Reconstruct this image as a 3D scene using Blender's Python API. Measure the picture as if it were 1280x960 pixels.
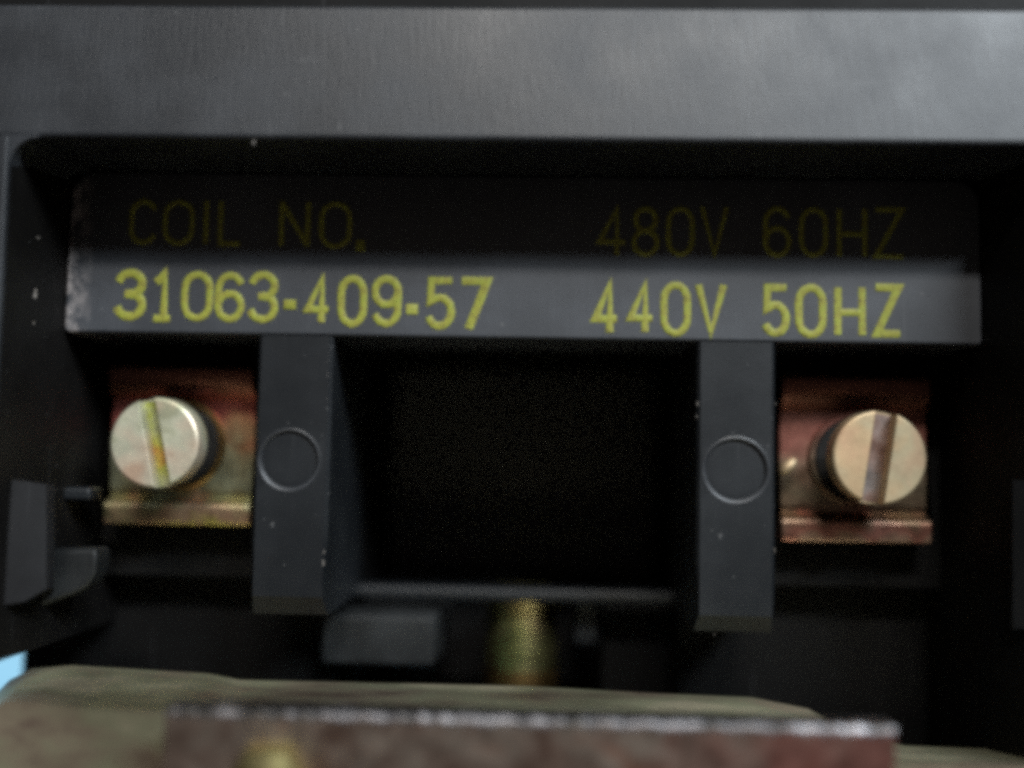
import bpy, bmesh, math, random
from mathutils import Vector, Matrix
random.seed(7)
sc = bpy.context.scene
for o in list(bpy.data.objects):
    bpy.data.objects.remove(o)

# ------------------------------------------------------------------ camera
MM = 0.001                                   # everything below is modelled in millimetres
F = 1280.0                                   # focal length in photo pixels
DIST, HCAM = 100.0, 80.0                     # camera to label face, camera height
ROT = (Matrix.Rotation(math.radians(1.8), 3, 'Z') @
       Matrix.Rotation(math.radians(94.2), 3, 'X') @
       Matrix.Rotation(math.radians(1.05), 3, 'Z'))
cam_d = bpy.data.cameras.new('camera')
cam_d.sensor_width = 36.0
cam_d.lens = 36.0 * F / 1280.0
cam_d.clip_start = 0.005
cam_d.clip_end = 50.0
cam_d.dof.use_dof = True
cam_d.dof.focus_distance = 0.0985
cam_d.dof.aperture_fstop = 5.2
cam = bpy.data.objects.new('camera', cam_d)
sc.collection.objects.link(cam)
M4 = ROT.to_4x4()
M4.translation = Vector((0, -DIST, HCAM)) * MM
cam.matrix_world = M4
sc.camera = cam

# ------------------------------------------------------------------ light
wd = bpy.data.worlds.new('World')
sc.world = wd
wd.use_nodes = True
bg = wd.node_tree.nodes['Background']
bg.inputs[0].default_value = (1.0, 0.86, 0.77, 1)
bg.inputs[1].default_value = 0.07


def area(name, loc, target, sx, sy, power, col):
    d = bpy.data.lights.new(name, 'AREA')
    d.shape = 'RECTANGLE'
    d.size, d.size_y = sx, sy
    d.energy = power
    d.color = col
    o = bpy.data.objects.new(name, d)
    sc.collection.objects.link(o)
    o.location = loc
    o.rotation_euler = (Vector(target) - Vector(loc)).to_track_quat('-Z', 'Y').to_euler()
    return o


def polar(az, el, r):
    az, el = math.radians(az), math.radians(el)
    return (r * math.sin(az) * math.cos(el), -r * math.cos(az) * math.cos(el), 0.095 + r * math.sin(el))


area('ceiling_lamp', polar(5, 42, 1.4), (0, 0, 0.095), 0.42, 0.07, 14.0, (1.0, 0.97, 0.93))
area('added_side_lamp', polar(41, 36, 1.4), (0, 0, 0.095), 0.75, 0.10, 31.0, (0.84, 0.93, 1.0))  # added for sheen on the beam's right; stands for no known window

sc.view_settings.view_transform = 'Standard'
sc.view_settings.look = 'None'
sc.view_settings.exposure = 0.0
sc.view_settings.gamma = 1.0
sc.render.engine = 'CYCLES'
sc.cycles.filter_width = 5.0
sc.cycles.use_denoising = False
sc.cycles.use_adaptive_sampling = True
sc.cycles.adaptive_threshold = 0.018
sc.cycles.adaptive_min_samples = 12
sc.cycles.max_bounces = 8


# ------------------------------------------------------------------ helpers
def at(u, v, y):
    """point (mm) at depth y that the photo shows at pixel u, v"""
    d = ROT @ Vector(((u - 640) / F, -(v - 480) / F, -1))
    t = (y + DIST) / d.y
    return Vector((d.x * t, y, HCAM + d.z * t))


def thing(name, label, cat, loc, group=None):
    o = bpy.data.objects.new(name, None)
    o.empty_display_size = 0.005
    sc.collection.objects.link(o)
    o.location = Vector(loc) * MM
    o['label'] = label
    o['category'] = cat
    if group:
        o['group'] = group
    return o


def wpos(o):
    p = Vector(o.location)
    while o.parent:
        o = o.parent
        p += o.location
    return p


def obj(name, bm, mat, parent=None, smooth=False, kind=None, label=None):
    """link a bmesh given in world millimetres as one mesh object"""
    bmesh.ops.recalc_face_normals(bm, faces=bm.faces)
    c = Vector((0, 0, 0))
    for v in bm.verts:
        c += v.co
    c /= max(1, len(bm.verts))
    for v in bm.verts:
        v.co = (v.co - c) * MM
    me = bpy.data.meshes.new(name)
    bm.to_mesh(me)
    bm.free()
    if smooth:
        for p in me.polygons:
            p.use_smooth = True
    me.materials.append(mat)
    o = bpy.data.objects.new(name, me)
    sc.collection.objects.link(o)
    o.location = c * MM
    if parent:
        o.parent = parent
        o.location = c * MM - wpos(parent)
    if kind:
        o['kind'] = kind
    if label:
        o['label'] = label
    return o


def sharp(o, deg=35):
    me = o.data
    for p in me.polygons:
        p.use_smooth = True
    me.set_sharp_from_angle(angle=math.radians(deg))
    w = o.modifiers.new('weighted_normal', 'WEIGHTED_NORMAL')
    w.keep_sharp = True
    w.weight = 80
    return o


def box(x0, x1, y0, y1, z0, z1, bev=0.3, seg=3):
    bm = bmesh.new()
    add_box(bm, x0, x1, y0, y1, z0, z1, bev, seg)
    return bm


def add_box(bm, x0, x1, y0, y1, z0, z1, bev=0.0, seg=2):
    r = bmesh.ops.create_cube(bm, size=1)
    for v in r['verts']:
        v.co = Vector(((x0 + x1) / 2 + v.co.x * (x1 - x0), (y0 + y1) / 2 + v.co.y * (y1 - y0), (z0 + z1) / 2 + v.co.z * (z1 - z0)))
    if bev:
        es = set(e for v in r['verts'] for e in v.link_edges)
        bmesh.ops.bevel(bm, geom=list(es), offset=bev, segments=seg, affect='EDGES', profile=0.5)


def loft(loops, cap0=True, cap1=True):
    bm = bmesh.new()
    rows = [[bm.verts.new(p) for p in lp] for lp in loops]
    n = len(rows[0])
    for a, b in zip(rows, rows[1:]):
        for i in range(n):
            bm.faces.new((a[i], a[(i + 1) % n], b[(i + 1) % n], b[i]))
    if cap0:
        bm.faces.new(rows[0])
    if cap1:
        bm.faces.new(rows[-1])
    return bm


def lathe_y(cx, cz, prof, n=48):
    """turned part about an axis along y: prof = [(radius, y), ...]"""
    return loft([[(cx + r * math.cos(2 * math.pi * i / n), y, cz + r * math.sin(2 * math.pi * i / n)) for i in range(n)] for r, y in prof])


def lathe_ring(cx, cz, prof, n=64):
    loops = [[(cx + r * math.cos(2 * math.pi * i / n), y, cz + r * math.sin(2 * math.pi * i / n)) for i in range(n)] for r, y in prof]
    return loft(loops + [loops[0]], False, False)


def lathe_z(cx, cy, prof, n=40):
    return loft([[(cx + r * math.cos(2 * math.pi * i / n), cy + r * math.sin(2 * math.pi * i / n), z) for i in range(n)] for r, z in prof])


def prism(outline, y0, y1, bev=0.3, seg=2):
    """outline [(x, z)] extruded from y0 to y1, front edges rounded"""
    bm = bmesh.new()
    f = bm.faces.new([bm.verts.new((x, y0, z)) for x, z in outline])
    r = bmesh.ops.extrude_face_region(bm, geom=[f])
    for g in r['geom']:
        if isinstance(g, bmesh.types.BMVert):
            g.co.y = y1
    if bev:
        es = [e for e in bm.edges if all(abs(v.co.y - y0) < 1e-6 for v in e.verts)]
        bmesh.ops.bevel(bm, geom=es, offset=bev, segments=seg, affect='EDGES', profile=0.5)
    return bm


# ------------------------------------------------------------------ materials
def nodes(name):
    m = bpy.data.materials.new(name)
    m.use_nodes = True
    nt = m.node_tree
    return m, nt, nt.nodes, nt.links, nt.nodes['Principled BSDF']


def mapping(nt, scale, loc=(0, 0, 0)):
    tc = nt.nodes.new('ShaderNodeTexCoord')
    mp = nt.nodes.new('ShaderNodeMapping')
    mp.inputs['Scale'].default_value = scale
    mp.inputs['Location'].default_value = loc
    nt.links.new(tc.outputs['Object'], mp.inputs['Vector'])
    return mp.outputs['Vector']


def noise(nt, vec, scale, detail=3, rough=0.55):
    n = nt.nodes.new('ShaderNodeTexNoise')
    n.inputs['Scale'].default_value = scale
    n.inputs['Detail'].default_value = detail
    n.inputs['Roughness'].default_value = rough
    nt.links.new(vec, n.inputs['Vector'])
    return n.outputs['Fac']


def ramp(nt, fac, stops):
    r = nt.nodes.new('ShaderNodeValToRGB')
    el_ = r.color_ramp.elements
    while len(el_) < len(stops):
        el_.new(0.5)
    for e, (p, c) in zip(el_, stops):
        e.position = p
        e.color = c if len(c) == 4 else (*c, 1)
    nt.links.new(fac, r.inputs['Fac'])
    return r.outputs['Color']


def maprange(nt, fac, a, b, c, d):
    n = nt.nodes.new('ShaderNodeMapRange')
    for i, v in zip((1, 2, 3, 4), (a, b, c, d)):
        n.inputs[i].default_value = v
    nt.links.new(fac, n.inputs[0])
    return n.outputs[0]


def mixcol(nt, fac, a, b):
    n = nt.nodes.new('ShaderNodeMix')
    n.data_type = 'RGBA'
    nt.links.new(fac, n.inputs[0])
    for k, v in ((6, a), (7, b)):
        if isinstance(v, tuple):
            n.inputs[k].default_value = v if len(v) == 4 else (*v, 1)
        else:
            nt.links.new(v, n.inputs[k])
    return n.outputs[2]


def bump(nt, fac, strength, dist):
    b = nt.nodes.new('ShaderNodeBump')
    b.inputs['Strength'].default_value = strength
    b.inputs['Distance'].default_value = dist
    nt.links.new(fac, b.inputs['Height'])
    return b.outputs['Normal']


def plastic(name, base=(0.014, 0.0145, 0.0155), r0=0.38, r1=0.52, dust=0.35, streak=1.0, spec=0.5, wear=0.0):
    m, nt, N, L, p = nodes(name)
    v_streak = mapping(nt, (1, 1, 0.05))
    v = mapping(nt, (1, 1, 1))
    fine = noise(nt, v_streak, 4200, 3, 0.6)
    grain = noise(nt, v, 5200, 2, 0.6)
    cloud = noise(nt, v, 95, 5, 0.6)
    speck = noise(nt, v, 1100, 2, 0.5)
    dusty = maprange(nt, cloud, 0.45, 0.75, 0, dust)
    col = mixcol(nt, dusty, base, tuple(c * 2.6 + 0.004 for c in base))
    sp = maprange(nt, speck, 0.735, 0.77, 0, 0.55)
    col = mixcol(nt, sp, col, (0.10, 0.10, 0.10))
    for sc_, lo, off in (((1, 1, 0.035), 0.70, 0.0), ((0.06, 1, 0.9), 0.72, 0.4)):
        hair = noise(nt, mapping(nt, sc_, (off, off, off)), 1900, 2, 0.5)
        col = mixcol(nt, maprange(nt, hair, lo, lo + 0.05, 0, 0.35 * streak / (1 + streak)), col, (0.09, 0.092, 0.095))
    if wear:
        # chalky scuffing that sits on the left end of the moulding
        tc = N.new('ShaderNodeTexCoord')
        sx = N.new('ShaderNodeSeparateXYZ')
        L.new(tc.outputs['Object'], sx.inputs[0])
        near = maprange(nt, sx.outputs[0], -0.0447, -0.0424, 1.0, 0.0)
        w = noise(nt, mapping(nt, (1, 1, 0.7)), 900, 4, 0.7)
        mul = N.new('ShaderNodeMath')
        mul.operation = 'MULTIPLY'
        L.new(near, mul.inputs[0])
        L.new(maprange(nt, w, 0.42, 0.66, 0, 1), mul.inputs[1])
        col = mixcol(nt, mul.outputs[0], col, (0.30, 0.27, 0.26))
    L.new(col, p.inputs['Base Color'])
    L.new(maprange(nt, cloud, 0.3, 0.7, r0, r1), p.inputs['Roughness'])
    p.inputs['Specular IOR Level'].default_value = spec
    b2 = N.new('ShaderNodeBump')
    b2.inputs['Strength'].default_value = 0.25
    b2.inputs['Distance'].default_value = 0.00004
    L.new(grain, b2.inputs['Height'])
    L.new(bump(nt, fine, 0.22 * streak, 0.00006), b2.inputs['Normal'])
    L.new(b2.outputs['Normal'], p.inputs['Normal'])
    return m


def chromate(name, stops, scale=190, rough=(0.28, 0.48), metal=1.0, seed=0.0, bumpd=0.00004):
    m, nt, N, L, p = nodes(name)
    v = mapping(nt, (1, 1, 1), (seed, seed * 1.7, seed * 0.6))
    big = noise(nt, v, scale, 3, 0.55)
    fine = noise(nt, v, 2200, 3, 0.6)
    L.new(ramp(nt, big, stops), p.inputs['Base Color'])
    p.inputs['Metallic'].default_value = metal
    L.new(maprange(nt, noise(nt, v, 500, 3), 0.3, 0.7, rough[0], rough[1]), p.inputs['Roughness'])
    L.new(bump(nt, fine, 0.35, bumpd), p.inputs['Normal'])
    return m


M_cover = plastic('black_cover_plastic', (0.0135, 0.0150, 0.0175), 0.37, 0.53, 0.45, 2.6, 0.42)
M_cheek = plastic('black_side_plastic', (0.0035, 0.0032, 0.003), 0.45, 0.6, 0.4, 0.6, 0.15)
M_label = plastic('black_label_plastic', (0.025, 0.0275, 0.032), 0.46, 0.58, 0.45, 1.2, 0.55, wear=1.0)
M_post = plastic('black_post_plastic', (0.0048, 0.0060, 0.0074), 0.40, 0.54, 0.3, 0.6, 0.4)
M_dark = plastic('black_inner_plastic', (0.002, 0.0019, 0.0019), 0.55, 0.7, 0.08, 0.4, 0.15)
M_block = plastic('black_block_plastic', (0.005, 0.005, 0.0056), 0.45, 0.6, 0.4, 0.5, 0.25)
M_bay = plastic('glare_lifted_bay_plastic', (0.05, 0.049, 0.049), 0.6, 0.7, 0.2, 0.4, 0.2)  # base raised to imitate veiling glare over the dark bay
M_rim = plastic('highlight_black_rim', (0.022, 0.0235, 0.026), 0.30, 0.42, 0.9, 0.6, 0.6)  # lighter, glossier black: the rim's highlight is put into the colour
M_shade = plastic('head_shade_black', (0.006, 0.0055, 0.005), 0.45, 0.6, 0.2, 0.5, 0.3)  # near-black colour standing in for the shade under the screw heads
M_foot = plastic('dusty_block_plastic', (0.006, 0.0066, 0.0068), 0.5, 0.7, 1.0, 0.6, 0.3)


def ink():
    m, nt, N, L, p = nodes('yellow_ink')
    v = mapping(nt, (1, 1, 1))
    n = noise(nt, v, 1500, 3, 0.6)
    col = ramp(nt, n, [(0.30, (0.16, 0.13, 0.034)), (0.46, (0.225, 0.22, 0.032)), (0.62, (0.235, 0.26, 0.036))])
    chip = maprange(nt, noise(nt, v, 2600, 4, 0.7), 0.56, 0.66, 0, 0.75)
    col = mixcol(nt, chip, col, (0.04, 0.036, 0.015))
    L.new(col, p.inputs['Base Color'])
    p.inputs['Roughness'].default_value = 0.55
    p.inputs['Specular IOR Level'].default_value = 0.3
    L.new(bump(nt, noise(nt, v, 4000, 2), 0.4, 0.00003), p.inputs['Normal'])
    return m


M_ink = ink()
M_screw_l = chromate('grey_zinc_screw', [(0.30, (0.48, 0.34, 0.24)), (0.44, (0.56, 0.48, 0.36)), (0.56, (0.52, 0.51, 0.38)), (0.64, (0.36, 0.36, 0.24)), (0.8, (0.60, 0.46, 0.33))], 210, (0.42, 0.58), 0.6, seed=0.3)
M_screw_r = chromate('tan_zinc_screw', [(0.30, (0.50, 0.31, 0.19)), (0.46, (0.50, 0.36, 0.21)), (0.58, (0.46, 0.39, 0.25)), (0.8, (0.52, 0.31, 0.20))], 160, (0.42, 0.58), 0.6, seed=0.9)
M_slot_l = chromate('yellow_slot_plating', [(0.35, (0.70, 0.34, 0.10)), (0.46, (0.55, 0.58, 0.14)), (0.6, (0.50, 0.50, 0.34))], 240, (0.3, 0.45), seed=0.1)
M_slot_r = chromate('pink_slot_plating', [(0.35, (0.36, 0.18, 0.13)), (0.5, (0.46, 0.32, 0.27)), (0.66, (0.46, 0.42, 0.40))], 240, (0.3, 0.45), seed=0.5)


def banded(name, stops, seed):
    """rainbow passivation whose tint runs in soft bands down the stamping"""
    m, nt, N, L, p = nodes(name)
    v = mapping(nt, (1, 1, 1), (seed, seed * 1.7, seed * 0.6))
    tc = N.new('ShaderNodeTexCoord')
    sx = N.new('ShaderNodeSeparateXYZ')
    L.new(tc.outputs['Object'], sx.inputs[0])
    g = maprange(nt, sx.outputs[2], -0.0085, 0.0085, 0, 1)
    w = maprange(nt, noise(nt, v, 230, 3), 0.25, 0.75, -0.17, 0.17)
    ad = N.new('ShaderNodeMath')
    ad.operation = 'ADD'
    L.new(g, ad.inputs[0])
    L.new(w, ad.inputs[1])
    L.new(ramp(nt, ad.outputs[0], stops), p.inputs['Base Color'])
    p.inputs['Metallic'].default_value = 1.0
    L.new(maprange(nt, noise(nt, v, 500, 3), 0.3, 0.7, 0.36, 0.54), p.inputs['Roughness'])
    L.new(bump(nt, noise(nt, v, 1500, 3), 0.4, 0.00006), p.inputs['Normal'])
    return m


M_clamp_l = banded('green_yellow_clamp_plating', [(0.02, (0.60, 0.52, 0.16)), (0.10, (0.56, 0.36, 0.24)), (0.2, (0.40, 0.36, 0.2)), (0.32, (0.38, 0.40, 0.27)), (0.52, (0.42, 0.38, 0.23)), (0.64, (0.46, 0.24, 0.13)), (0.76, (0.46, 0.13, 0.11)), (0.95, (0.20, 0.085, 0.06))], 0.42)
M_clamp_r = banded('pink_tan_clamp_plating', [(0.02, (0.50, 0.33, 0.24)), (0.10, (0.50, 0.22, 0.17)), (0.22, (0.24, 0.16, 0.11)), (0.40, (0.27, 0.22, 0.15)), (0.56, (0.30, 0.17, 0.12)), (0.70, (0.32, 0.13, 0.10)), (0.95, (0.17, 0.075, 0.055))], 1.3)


def rolled(name, stops):
    """yellow-passivated rolled sheet: long soft streaks along x, cloudy sheen"""
    m, nt, N, L, p = nodes(name)
    streaks = noise(nt, mapping(nt, (0.45, 1, 1)), 170, 4, 0.6)
    L.new(ramp(nt, streaks, stops), p.inputs['Base Color'])
    p.inputs['Metallic'].default_value = 1.0
    L.new(maprange(nt, noise(nt, mapping(nt, (0.5, 1, 1)), 95, 2), 0.35, 0.65, 0.40, 0.54), p.inputs['Roughness'])
    L.new(bump(nt, noise(nt, mapping(nt, (0.3, 1, 1)), 120, 2), 0.5, 0.0006), p.inputs['Normal'])
    return m


M_olive = rolled('olive_plate_plating', [(0.32, (0.36, 0.26, 0.21)), (0.44, (0.58, 0.50, 0.36)), (0.54, (0.60, 0.60, 0.40)), (0.66, (0.86, 0.78, 0.56))])
M_brown = chromate('brown_bracket_plating', [(0.32, (0.14, 0.085, 0.064)), (0.45, (0.20, 0.145, 0.115)), (0.56, (0.26, 0.21, 0.17)), (0.70, (0.25, 0.14, 0.10))], 210, (0.36, 0.54), 0.9, 0.7, 0.00004)


def red_end():
    nt = M_brown.node_tree
    p = nt.nodes['Principled BSDF']
    old = p.inputs['Base Color'].links[0].from_socket
    tc = nt.nodes.new('ShaderNodeTexCoord')
    sx = nt.nodes.new('ShaderNodeSeparateXYZ')
    nt.links.new(tc.outputs['Object'], sx.inputs[0])
    wob = maprange(nt, noise(nt, mapping(nt, (1, 1, 1)), 150, 3), 0.3, 0.7, -0.008, 0.008)
    ad = nt.nodes.new('ShaderNodeMath')
    ad.operation = 'ADD'
    nt.links.new(sx.outputs[0], ad.inputs[0])
    nt.links.new(wob, ad.inputs[1])
    nt.links.new(mixcol(nt, maprange(nt, ad.outputs[0], 0.008, 0.024, 0, 0.8), old, (0.21, 0.075, 0.06)), p.inputs['Base Color'])


red_end()
M_edge = chromate('bright_sheared_edge', [(0.40, (0.07, 0.068, 0.066)), (0.54, (0.15, 0.145, 0.15)), (0.68, (0.34, 0.335, 0.35))], 330, (0.36, 0.5), 1.0, 0.15, 0.00002)
M_brass = chromate('yellow_pin_plating', [(0.3, (0.40, 0.31, 0.17)), (0.5, (0.43, 0.39, 0.18)), (0.7, (0.40, 0.43, 0.16))], 200, (0.3, 0.45), 1.0, 0.6)
M_collar = chromate('orange_collar_plating', [(0.3, (0.20, 0.115, 0.045)), (0.6, (0.24, 0.16, 0.06))], 200, (0.35, 0.5), 1.0, 0.8)
M_fleck = bpy.data.materials.new('pale_fleck')
M_fleck.use_nodes = True
M_fleck.node_tree.nodes['Principled BSDF'].inputs['Base Color'].default_value = (0.20, 0.18, 0.16, 1)
M_fleck.node_tree.nodes['Principled BSDF'].inputs['Roughness'].default_value = 0.6


def backdrop_mat():
    m, nt, N, L, p = nodes('pale_blue_wall_paint')
    n = noise(nt, mapping(nt, (1, 1, 1)), 9, 4)
    L.new(ramp(nt, n, [(0.3, (0.30, 0.64, 0.88)), (0.7, (0.36, 0.69, 0.90))]), p.inputs['Base Color'])
    p.inputs['Roughness'].default_value = 0.8
    return m


# ------------------------------------------------------------------ large structure: the blue background and the black housing
bm = bmesh.new()
add_box(bm, -900, 900, 300, 312, -500, 900, 0)
obj('background_wall', bm, backdrop_mat(), kind='structure')

XL = at(82, 370, 0).x                      # left end of the label face
XR = at(1228, 390, 0).x                    # right end of the label face
ZB = at(640, 423, 0).z                     # lower edge of the label face
YF = -11.0
ZT = at(640, 176, YF).z                    # underside of the beam
#                               # front of the cover

cover = thing('contactor_cover', 'wide matte black moulded cover with a grey sheen along its top beam, framing the label', 'cover', (0, 10, 60))
zbt = at(640, 7, YF + 1.1).z
xcl = at(11, 210, YF).x
xcr = at(1335, 300, YF).x
DRAFT = 1.1                                # the beam leans back towards its top
bm = box(-78, 78, YF, 30, ZT, zbt, 0.5, 4)
for v in bm.verts:
    if v.co.y < 0:
        v.co.y += DRAFT * (v.co.z - ZT) / (zbt - ZT)
sharp(obj('top_beam', bm, M_cover, cover))
add = box(-78, 78, YF + 3.2, 40, zbt + 0.05, zbt + 14, 0.4, 2)
sharp(obj('rear_cap', add, M_dark, cover))


def side_wall(xf, xb, xo, z0, z1):
    """cheek whose inner face flares from xf at the front to xb at the back"""
    s = 1 if xo > xf else -1
    pts = [(xf + s * 0.5, YF), (xf + s * 0.12, YF + 0.12), (xf, YF + 0.5), (xb, 0.0), (xb, 34), (xo, 34), (xo, YF)]
    return loft([[(x, y, z) for x, y in pts] for z in (z0, z1)])


zlb = at(20, 815, -4).z                    # lower end of the left cheek
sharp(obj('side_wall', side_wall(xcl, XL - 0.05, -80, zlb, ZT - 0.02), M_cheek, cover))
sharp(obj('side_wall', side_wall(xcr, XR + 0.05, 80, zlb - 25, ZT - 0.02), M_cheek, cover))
for xa, xb in ((-80, xcl), (xcr, 80)):
    sharp(obj('front_rim', box(xa, xb, YF - 0.35, YF + 0.6, (zlb if xa < 0 else zlb - 25) + 14, ZT - 0.02, 0.3, 3), M_cover, cover))
rf = 2.6
pts = [(xcl - 1, ZT + 0.3), (xcl - 1, ZT - rf)] + [(xcl + rf - rf * math.cos(math.radians(t)), ZT - rf + rf * math.sin(math.radians(t))) for t in range(0, 91, 15)] + [(xcl + rf, ZT + 0.3)]
sharp(obj('corner_fillet', prism(pts, YF + 0.05, -0.3, 0.15, 2), M_cover, cover))
# stepped block at the lower left, standing proud of the cheek
def plan(v_r, v_l):
    pts = [at(-160, v_l, -9.6), at(-60, v_l, -9.4), at(30, (v_l + v_r) / 2, -7.4), at(58, v_r, -6.6), at(67, v_r, -5.6), at(70, v_r, 3), at(-120, v_l, 3)]
    return [(q.x, q.y, q.z) for q in pts]


sharp(obj('corner_block', loft([plan(606, 596), plan(612, 606), plan(728, 752), plan(736, 768)]), M_block, cover), 20)
def plan_r(v):
    pts = [at(1262, v, 4), at(1266, v, -5), at(1290, v, -6), at(1460, v, -8), at(1460, v, 4)]
    return [(q.x, q.y, q.z) for q in pts]


sharp(obj('corner_block', loft([plan_r(600), plan_r(612), plan_r(770), plan_r(786)]), M_post, cover), 20)
# rounded tab behind that block
p = [at(40, 688, -1.5), at(118, 686, -1.5), at(121, 694, -1.5), at(119, 716, -1.5), at(109, 733, -1.5), at(94, 742, -1.5), at(60, 754, -1.5), at(25, 770, -1.5), at(0, 770, -1.5)]
sharp(obj('rounded_tab', prism([(q.x, q.z) for q in p], -1.5, 1.5, 0.45, 3), M_foot, cover))
a, b = at(66, 604, 2), at(112, 626, 2)
sharp(obj('small_ledge', box(a.x, b.x, 2, 5, b.z, b.z + 1.3, 0.35, 3), M_post, cover))
# pale nicks in the moulding of the left cheek
bm = bmesh.new()
for u, v, ru, rv in ((30, 369, .30, .42), (25, 363, .12, .2), (17, 297, .4, .1), (29, 404, .16, .12), (317, 178, .5, .2)):
    yy = YF + 5.5 if u < 100 else YF - 0.02
    c = at(u, v, yy)
    if u < 100:
        t = (c.y - YF) / (0 - YF)
        c.x = xcl + (XL - 0.05 - xcl) * t
    r = bmesh.ops.create_icosphere(bm, subdivisions=1, radius=1)
    for w in r['verts']:
        k = 0.75 + 0.5 * random.random()
        w.co = Vector((c.x + w.co.x * 0.09 * k, c.y + w.co.y * ru * k * (1 if u < 100 else 0.1), c.z + w.co.z * rv * k))
obj('nick', bm, M_fleck, cover, kind='stuff')

# ------------------------------------------------------------------ coil housing
coil = thing('coil_housing', 'black plastic coil housing printed with yellow coil number and voltage above two upright fins', 'coil', (0, 20, 50))
def rounded(x0, x1, z0, z1, r_top, r_bot, n=6):
    out = []
    for cx, cz, rr, a0 in ((x1 - r_top, z1 - r_top, r_top, 0), (x0 + r_top, z1 - r_top, r_top, 90), (x0 + r_bot, z0 + r_bot, r_bot, 180), (x1 - r_bot, z0 + r_bot, r_bot, 270)):
        out += [(cx + rr * math.cos(math.radians(a0 + 90 * i / n)), cz + rr * math.sin(math.radians(a0 + 90 * i / n))) for i in range(n + 1)]
    return out


panel = sharp(obj('label_panel', prism(rounded(XL, XR, ZB, ZT - 0.03, 2.6, 0.5), 0, 12, 0.3, 3), M_label, coil))


def rect_loop(cx, cz, x0, x1, z0, z1, angs):
    out = []
    for a in angs:
        dx, dz = math.cos(a), math.sin(a)
        tx = ((x1 if dx > 0 else x0) - cx) / dx if abs(dx) > 1e-9 else 1e9
        tz = ((z1 if dz > 0 else z0) - cz) / dz if abs(dz) > 1e-9 else 1e9
        t = min(tx, tz)
        out.append((cx + dx * t, cz + dz * t))
    return out


def fin(u0, u1, vtop, vcut, vbot, cu, cv, cr):
    a, b = at(u0, 600, 0.04), at(u1, 600, 0.04)
    x0, x1 = a.x, b.x
    z1 = ZB - 0.01
    zc, z0 = at((u0 + u1) / 2, vcut, 0).z, at((u0 + u1) / 2, vbot, 0).z
    c = at(cu, cv, 0)
    e = 0.32
    base = [2 * math.pi * i / 64 for i in range(64)]
    cor = [math.atan2(zz - c.z, xx - c.x) % (2 * math.pi) for xx in (x0, x1) for zz in (z0, z1)]
    for k in cor:                                        # move the nearest ray onto each corner
        j = min(range(64), key=lambda i: abs((base[i] - k + math.pi) % (2 * math.pi) - math.pi))
        base[j] = k
    base.sort()
    back = rect_loop(c.x, c.z, x0, x1, z0, z1, base)
    r = cr * 0.0781
    Y0 = 0.04

    def front(p):
        x = min(max(p[0], x0 + e), x1 - e)
        return (x, Y0, max(p[1], zc))

    def mid(p):
        low = p[1] < zc
        return (p[0], Y0 + e + (1.3 * (zc - p[1]) / (zc - z0) if low else 0), p[1])
    circ = lambda rr, y: [(c.x + rr * math.cos(t), y, c.z + rr * math.sin(t)) for t in base]
    loops = [circ(r * 0.70, Y0 + 0.26), circ(r * 0.91, Y0 + 0.30), circ(r * 0.955, Y0 + 0.22), circ(r * 0.99, Y0 + 0.03), circ(r * 1.02, Y0 - 0.03), circ(r * 1.07, Y0),
             [front(q) for q in back], [mid(q) for q in back], [(q[0], 19, q[1]) for q in back]]
    return loft(loops), c, r


def build_fin(*a):
    bm_, c, r = fin(*a)
    o = sharp(obj('upright_fin', bm_, M_post, coil), 25)
    prof = [(r * .93, .20), (r * .955, .02), (r * .985, -.05), (r * 1.02, -.055), (r * 1.05, -.02), (r * 1.06, .2)]
    sharp(obj('round_mark', lathe_ring(c.x, c.z, [(q, 0.04 + y) for q, y in prof]), M_rim, o), 60)
    return o


f1 = build_fin(317, 411, 418, 746, 771, 361, 575, 38)
f2 = build_fin(871, 969, 428, 770, 793, 920, 588, 40)

bm = bmesh.new()
for u, v in ((411, 442), (411, 452), (410, 466), (410, 470), (409, 498), (405, 690), (404, 702), (404, 706), (872, 505), (871, 521), (969, 505), (968, 688), (893, 793)):
    c = at(u, v, 0.12)
    r_ = bmesh.ops.create_icosphere(bm, subdivisions=1, radius=1)
    k, l = random.uniform(.05, .1), random.uniform(.1, .35)
    for w in r_['verts']:
        w.co = Vector((c.x + w.co.x * k, c.y + w.co.y * .1, c.z + w.co.z * (l if v < 750 else k)))
obj('edge_burr', bm, M_fleck, coil, kind='stuff')

xf1a, xf1b = at(317, 600, 0).x, at(411, 600, 0).x
xf2a, xf2b = at(871, 600, 0).x, at(969, 600, 0).x
YB = 20.0
zl = at(640, 733, YB).z                                  # ledge under the deep bay
obj('bay_wall', box(xf1b - 6, xf2a + 6, 46, 50, zl - 22, ZT, 0), M_bay, coil)
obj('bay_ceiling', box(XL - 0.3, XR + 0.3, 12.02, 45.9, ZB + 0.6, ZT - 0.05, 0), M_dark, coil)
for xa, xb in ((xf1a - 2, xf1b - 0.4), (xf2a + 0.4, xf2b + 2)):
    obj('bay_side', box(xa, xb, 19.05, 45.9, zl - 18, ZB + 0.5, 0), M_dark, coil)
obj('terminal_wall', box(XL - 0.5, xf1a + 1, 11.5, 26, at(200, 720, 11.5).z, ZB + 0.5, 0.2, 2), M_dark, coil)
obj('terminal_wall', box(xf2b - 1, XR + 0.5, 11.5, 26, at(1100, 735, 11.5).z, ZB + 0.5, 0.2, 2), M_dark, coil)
sharp(obj('lower_ledge', box(at(440, 730, YB).x, at(850, 738, YB).x, YB - 2.0, YB + 1.2, zl - 1.5, zl, 0.5, 4), M_post, coil))
sharp(obj('ledge_leg', box(at(718, 760, 22).x, at(748, 760, 22).x, 22, 30, at(730, 806, 22).z, zl - 1.55, 0.4, 3), M_post, coil))
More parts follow.
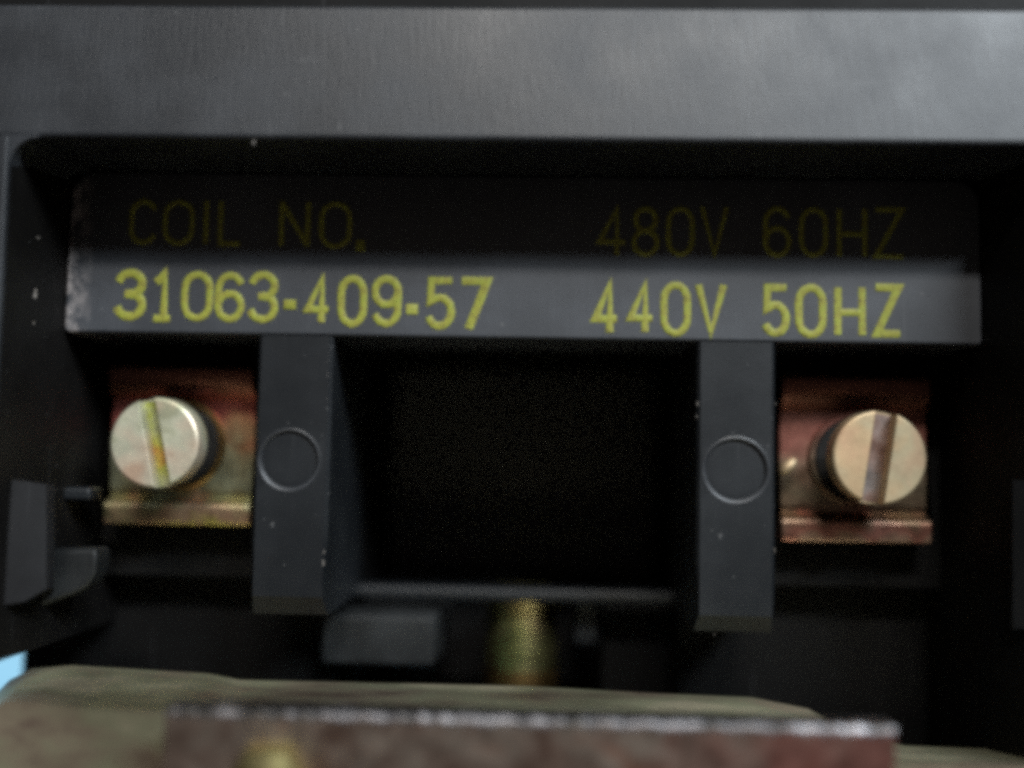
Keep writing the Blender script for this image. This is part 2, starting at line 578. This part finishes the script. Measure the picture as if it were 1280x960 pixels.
# body below the terminals
zs = at(640, 850, 15).z
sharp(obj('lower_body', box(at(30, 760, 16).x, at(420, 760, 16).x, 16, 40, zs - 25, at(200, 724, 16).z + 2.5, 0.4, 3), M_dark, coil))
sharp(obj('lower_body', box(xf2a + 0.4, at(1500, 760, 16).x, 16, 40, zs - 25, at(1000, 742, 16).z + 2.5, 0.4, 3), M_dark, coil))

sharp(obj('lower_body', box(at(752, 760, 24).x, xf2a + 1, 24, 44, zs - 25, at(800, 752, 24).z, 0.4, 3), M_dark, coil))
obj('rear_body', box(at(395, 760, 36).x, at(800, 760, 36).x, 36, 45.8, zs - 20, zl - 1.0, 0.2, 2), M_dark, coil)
a, b = at(402, 768, 13), at(542, 834, 13)
sharp(obj('foot_block', box(a.x, b.x, 13, 30, b.z, a.z, 0.5, 3), M_foot, coil))


# ---- the printed characters: raised ink strokes in boxes measured on the label
def arc(cx, cy, rx, ry, a0, a1, n=14):
    return [(cx + rx * math.cos(math.radians(a0 + (a1 - a0) * i / n)), cy + ry * math.sin(math.radians(a0 + (a1 - a0) * i / n))) for i in range(n + 1)]


OVAL = arc(.5, .68, .5, .32, 0, 180) + arc(.5, .32, .5, .32, 180, 360) + [(1, .68)]
SIX = [arc(.5, .29, .5, .29, 180, 540, 24), [(0, .29)] + [(0, .62)] + arc(.5, .68, .5, .32, 180, 25)]
GLYPH = {
    '0': [OVAL], 'O': [OVAL],
    '1': [[(.12, .80), (.40, .88), (.62, 1), (.62, 0)], [(.05, 0), (1, 0)]],
    '3': [arc(.47, .75, .5, .25, 165, -90) , arc(.47, .265, .53, .265, 90, -165), [(.3, .515), (.5, .515)]],
    '4': [[(1, .27), (0, .27), (.70, 1), (.70, 0)]],
    '5': [[(.97, 1), (.08, 1), (.05, .53)] + arc(.47, .31, .53, .31, 130, -155)],
    '6': SIX, '9': [[(1 - x, 1 - y) for x, y in s] for s in SIX],
    '7': [[(0, 1), (1, 1), (.62, .45), (.28, 0)]],
    '8': [arc(.5, .76, .43, .24, -90, 270, 24), arc(.5, .26, .5, .26, -90, 270, 24)],
    'C': [arc(.5, .68, .5, .32, 25, 180) + arc(.5, .32, .5, .32, 180, 335)],
    'I': [[(.5, 0), (.5, 1)]], 'L': [[(0, 1), (0, 0), (1, 0)]],
    'N': [[(0, 0), (0, 1)], [(0, 1), (1, 0)], [(1, 0), (1, 1)]],
    'V': [[(0, 1), (.5, 0), (1, 1)]],
    'H': [[(0, 0), (0, 1)], [(1, 0), (1, 1)], [(0, .47), (1, .47)]],
    'Z': [[(0, 1), (1, 1), (0, 0), (1, 0)]],
}


def stroke(bm, pts, w, h, y):
    """sweep a low domed ribbon of width w along pts (x, z)"""
    P = [Vector(p) for p in pts]
    closed = (P[0] - P[-1]).length < 1e-4
    n = len(P)
    prof = [(-1, -.25), (-.92, .45), (-.5, .95), (0, 1), (.5, .95), (.92, .45), (1, -.25)]
    rows = []
    for i, q in enumerate(P):
        d0 = (q - P[i - 1]) if i > 0 else ((q - P[-2]) if closed else (P[1] - q))
        d1 = (P[i + 1] - q) if i < n - 1 else ((P[1] - q) if closed else (q - P[i - 1]))
        d0, d1 = d0.normalized(), d1.normalized()
        t = (d0 + d1)
        t = t.normalized() if t.length > 1e-6 else d1
        nrm = Vector((-t.y, t.x))
        m = min(1.0 / max(0.35, nrm.dot(Vector((-d1.y, d1.x)))), 1.9)
        if not closed and i == 0:
            q = q - t * w * 0.12
        if not closed and i == n - 1:
            q = q + t * w * 0.12
        rows.append([bm.verts.new((q.x + nrm.x * a * w / 2 * m, y - b * h, q.y + nrm.y * a * w / 2 * m)) for a, b in prof])
    for a, b in zip(rows, rows[1:]):
        for j in range(len(prof) - 1):
            bm.faces.new((a[j], a[j + 1], b[j + 1], b[j]))
    if not closed:
        for r in (rows[0], rows[-1]):
            bm.faces.new(r)


def character(ch, u0, u1, v0, v1, wpx=8.2):
    bm = bmesh.new()
    px = DIST / F
    if ch in '-.':
        a, b = at(u0, v0, 0), at(u1, v1, 0)
        add_box(bm, a.x, b.x, -0.09, 0.05, b.z, a.z, 0.06, 2)
    else:
        e = wpx / 2
        if ch == 'I':
            u0, u1 = (u0 + u1) / 2 - 0.1 - e, (u0 + u1) / 2 + 0.1 + e
        a, b = at(u0 + e, v0 + e, 0), at(u1 - e, v1 - e, 0)
        if ch in 'NHILZ17':
            a, b = at(u0 + e, v0 + e * .8, 0), at(u1 - e, v1 - e * .8, 0)
        for s in GLYPH[ch]:
            s = [(a.x + x * (b.x - a.x), b.z + z * (a.z - b.z)) for x, z in s]
            s = [p for i, p in enumerate(s) if i == 0 or (Vector(p) - Vector(s[i - 1])).length > 0.02]
            stroke(bm, s, (wpx + 1.1) * px, 0.07, 0.0)
    for v in bm.verts:                       # uneven edges of stamped ink
        v.co.x += random.uniform(-.035, .035)
        v.co.z += random.uniform(-.035, .035)
    nm = 'printed_letter' if ch.isalpha() else ('printed_digit' if ch.isdigit() else 'printed_mark')
    o = obj(nm, bm, M_ink, panel)
    return sharp(o, 50)


for g in [('C', 163, 196, 249, 306), ('O', 205, 242, 250, 307), ('I', 252, 263, 250, 306), ('L', 274, 302, 250, 307), ('N', 350, 387, 251, 309), ('O', 400, 439, 252, 311), ('.', 445, 456, 300, 314),
          ('4', 747, 783, 258, 321), ('8', 790, 824, 258, 321), ('0', 833, 868, 258, 321), ('V', 875, 911, 257, 321), ('6', 954, 989, 258, 322), ('0', 999, 1035, 259, 322), ('H', 1046, 1084, 260, 322), ('Z', 1092, 1131, 260, 323)]:
    character(*g, wpx=5.6)
for g in [('3', 145, 182, 336, 401, 10), ('1', 190, 216, 337, 402, 8.8), ('0', 228, 265, 339, 402), ('6', 270, 305, 340, 403), ('3', 312, 347, 339, 404, 8.6), ('-', 355, 370, 375, 387), ('4', 381, 413, 343, 406),
          ('0', 423, 458, 344, 409, 8.6), ('9', 465, 501, 344, 409, 8.6), ('-', 508, 522, 380, 393), ('5', 533, 568, 346, 412, 8.6), ('7', 574, 613, 347, 414, 10)]:
    character(*g)
for g in [('4', 740, 774, 350, 419, 9), ('4', 784, 818, 351, 418), ('0', 826, 863, 352, 421), ('V', 869, 908, 353, 420), ('5', 953, 987, 355, 421, 8.8), ('0', 994, 1033, 355, 423, 8.8), ('H', 1043, 1082, 357, 421), ('Z', 1091, 1128, 356, 421, 9)]:
    character(*g)


# ------------------------------------------------------------------ screw terminals
YP = 8.6                                    # face of the clamp saddle


def clamp(u0, u1, v0, v1, cu, cv, label, mat):
    a, b = at(u0, v0, YP), at(u1, v1, YP)
    t = thing('terminal_clamp', label, 'terminal clamp', ((a.x + b.x) / 2, YP + 1.5, b.z), 'clamps at the coil terminals')
    H = a.z - b.z
    # saddle profile (forward offset, height fraction): ridges along the top and the bottom
    prof = [(0.2, 1.0), (1.3, .995), (1.6, .97), (1.6, .90), (1.3, .86), (0.5, .815), (0, .79), (0, .215), (-.2, .20), (-.25, .175), (0.2, .155), (1.0, .135), (1.25, .12), (1.3, .10), (1.3, .012), (1.15, 0.0), (0.2, 0.0)]
    fr = [(YP - f, b.z + H * h) for f, h in prof]
    # close the section along the back
    bk = [(YP + 1.2, b.z), (YP + 1.2, a.z)]
    sec = fr + bk
    bm = loft([[(x, y, z) for y, z in sec] for x in (a.x, a.x + 0.25, b.x - 0.25, b.x)])
    for v in bm.verts:                       # softened side edges
        if v.co.x in (a.x, b.x) or abs(v.co.x - a.x) < 1e-4 or abs(v.co.x - b.x) < 1e-4:
            v.co.y += 0.2
    bmesh.ops.triangulate(bm, faces=[f for f in bm.faces if len(f.verts) > 4])
    sharp(obj('saddle', bm, mat, t), 40)
    c = at(cu, cv, YP)
    ring = lathe_ring(c.x, c.z, [(4.25, YP + 0.2), (4.25, YP - 0.5), (4.4, YP - 0.62), (4.65, YP - 0.62), (4.85, YP - 0.4), (4.9, YP + 0.2)], 56)
    sharp(obj('collar', ring, M_collar if mat is M_clamp_l else mat, t), 30)
    sharp(obj('under_head_shade', lathe_y(c.x, c.z, [(4.2, YP + 0.2), (4.2, YP - 0.25), (4.0, YP - 0.4), (2.0, YP - 0.4)], 56), M_shade, t), 30)  # added dark disc in place of the shade between head and clamp
    return t


def screw(cu, cv, rpx, tilt, yh, thick, cup, label, mat, slotmat, sl=0.8):
    c = at(cu, cv, yh)
    R = rpx * (DIST + yh) / F
    q = at(cup[0], cup[1], YP)
    t = thing('terminal_screw', label, 'screw', (q.x, YP, q.z), 'slotted screws at the coil terminals')
    dep = 1.8
    ang = math.radians(tilt)
    ax = Vector((math.cos(ang), math.sin(ang)))        # across the slot
    ay = Vector((-math.sin(ang), math.cos(ang)))       # along the slot

    def W(px, py, y):
        p = ax * px + ay * py
        return (c.x + p.x, y, c.z + p.y)
    n = 40
    lo = lathe_y(c.x, c.z, [(R * .93, yh + thick), (R, yh + thick - .3), (R, yh + dep)], 64)
    bmh = lo
    for s in (1, -1):
        def seg(rr, w, y):
            a0 = math.acos(w / rr)
            pts = [(rr * math.cos(-a0 + 2 * a0 * i / n), rr * math.sin(-a0 + 2 * a0 * i / n)) for i in range(n + 1)]
            return [W(s * x, z, y) for x, z in pts]
        loops = [seg(R - .001, sl, yh + dep), seg(R - .001, sl, yh + .32), seg(R - .08, sl + .03, yh + .12), seg(R - .28, sl + .12, yh)]
        b2 = loft(loops, cap0=False)
        me = bpy.data.meshes.new('tmp')
        b2.to_mesh(me)
        b2.free()
        bmh.from_mesh(me)
        bpy.data.meshes.remove(me)
    head = sharp(obj('head', bmh, mat, t), 28)
    # plated floor of the slot, a shallow strip set into the head
    k = math.sqrt((R - .1) ** 2 - sl ** 2)
    bs = loft([[W(-sl + .02, -k, y), W(sl - .02, -k, y), W(sl - .02, k, y), W(-sl + .02, k, y)] for y in (yh + dep + .3, yh + dep - .05)])
    obj('slot_floor', bs, slotmat, head)
    sh = lathe_y(q.x, q.z, [(2.45, YP + 2), (2.45, yh + thick - .2)], 40)
    # lean the shank to the head's centre
    for v in sh.verts:
        f = (YP + 2 - v.co.y) / (YP + 2 - (yh + thick - .2))
        v.co.x += (c.x - q.x) * f
        v.co.z += (c.z - q.z) * f
    sharp(obj('shank', sh, M_shade, t))  # shank darkened to carry the same painted shade
    return t


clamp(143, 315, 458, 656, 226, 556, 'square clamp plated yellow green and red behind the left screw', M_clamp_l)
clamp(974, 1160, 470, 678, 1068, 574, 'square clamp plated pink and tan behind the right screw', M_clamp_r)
screw(192.5, 553, 57, 13, 0.4, 2.9, (226, 554), 'grey slotted screw head with a yellow slot leaning left, left of the fins', M_screw_l, M_slot_l)
screw(1100, 572, 58, -9, 0.4, 2.6, (1070, 572), 'tan slotted screw head with a pinkish slot leaning right, right of the fins', M_screw_r, M_slot_r, 1.0)
c = at(985, 583, 6.5)
tab = thing('wire_end', 'small tan metal end poking out between the right fin and the right clamp', 'wire', (c.x, 6.5, c.z))
bm = bmesh.new()
bmesh.ops.create_uvsphere(bm, u_segments=16, v_segments=10, radius=1)
for v in bm.verts:
    v.co = Vector((c.x + v.co.x * 0.8 + v.co.z * 0.5, 6.5 + v.co.y * 0.8, c.z + v.co.z * 0.9))
obj('tip', bm, M_screw_r, tab, smooth=True)

# ------------------------------------------------------------------ plunger pin under the ledge
yp = 25.0
a, b = at(609, 790, yp), at(696, 790, yp)
cx, rr = (a.x + b.x) / 2, (b.x - a.x) / 2
zt, zm, ze = at(650, 735, yp).z, at(650, 832, yp).z, at(650, 858, yp).z
pin = thing('plunger_pin', 'short round brass coloured pin with an orange foot below the middle ledge', 'pin', (cx, yp, ze))
sharp(obj('shaft', lathe_z(cx, yp, [(rr, zm), (rr, zt - .3), (rr - .3, zt)]), M_brass, pin))
sharp(obj('foot', lathe_z(cx, yp, [(rr * 1.0, ze - 2), (rr * 1.02, zm - .9), (rr * 1.0, zm - .15), (rr * .96, zm - .02)]), M_collar, pin))

# ------------------------------------------------------------------ metal plate and bracket in front of the foot
yo = -10.0
out = [(-60, 1080), (-26, 905), (-10, 872), (12, 850), (40, 836), (90, 832), (260, 842), (300, 850), (520, 855), (660, 858), (840, 868), (940, 872), (1010, 886), (1060, 912), (1130, 932), (1380, 942), (1380, 1080)]
low = [0, 4, 12, 26, 42, 52, 50, 44, 42, 42, 40, 40, 34, 26, 22, 22, 0]
fr = [at(u, v + d, yo) for (u, v), d in zip(out, low)]
f2_ = [at(u, v + d * .9, yo + 0.8) for (u, v), d in zip(out, low)]
bk = [at(u, v, yo + 11) for u, v in out]
b2_ = [at(u, v + 8, yo + 11.8) for u, v in out]
plate = thing('mounting_plate', 'olive plated steel plate with a rounded corner along the bottom, behind the brown bracket', 'plate', (0, yo, bk[0].z))
sharp(obj('sheet', loft([fr, f2_, bk, b2_]), M_olive, plate), 60)

yb = -17.0
a, b = at(205, 884, yb), at(1120, 912, yb)
zt = at(660, 897, yb).z
brk = thing('steel_bracket', 'brown steel bracket with a bright sheared upper edge across the bottom front', 'bracket', ((a.x + b.x) / 2, yb, zt - 14))
sharp(obj('flange', box(a.x, b.x, yb, yb + 3.2, zt - 14, zt - .4, 0.25, 3), M_brown, brk))
bm = bmesh.new()                            # ragged bright edge left by the shear
n = 150
rows = []
for i in range(n + 1):
    x = a.x + (b.x - a.x) * i / n
    j = random.uniform(-.06, .06) + 0.10 * math.sin(i * 1.1 + 2 * math.sin(i * .23))
    rows.append([bm.verts.new(q) for q in ((x, yb - .03, zt - .62 + j), (x, yb + .02, zt - .36 + j * .5), (x, yb + .22, zt - .10 + j * .6), (x, yb + .7, zt + j * .3), (x, yb + 3.2, zt - .05), (x, yb + 3.2, zt - .75), (x, yb + 1, zt - .8))])
for r0, r1 in zip(rows, rows[1:]):
    for k in range(7):
        bm.faces.new((r0[k], r0[(k + 1) % 7], r1[(k + 1) % 7], r1[k]))
bm.faces.new(rows[0])
bm.faces.new(rows[-1])
obj('sheared_edge', bm, M_edge, brk)

c = at(332, 984, yb - 1.5)
bs = thing('bracket_screw', 'pale screw head just showing at the bottom of the brown bracket', 'screw', (c.x, yb, c.z))
sharp(obj('head', lathe_y(c.x, c.z, [(3.4, yb + .5), (3.4, yb - 1.2), (3.0, yb - 1.9), (1.6, yb - 2.3), (0.6, yb - 2.4)], 6), M_brass, bs), 30)
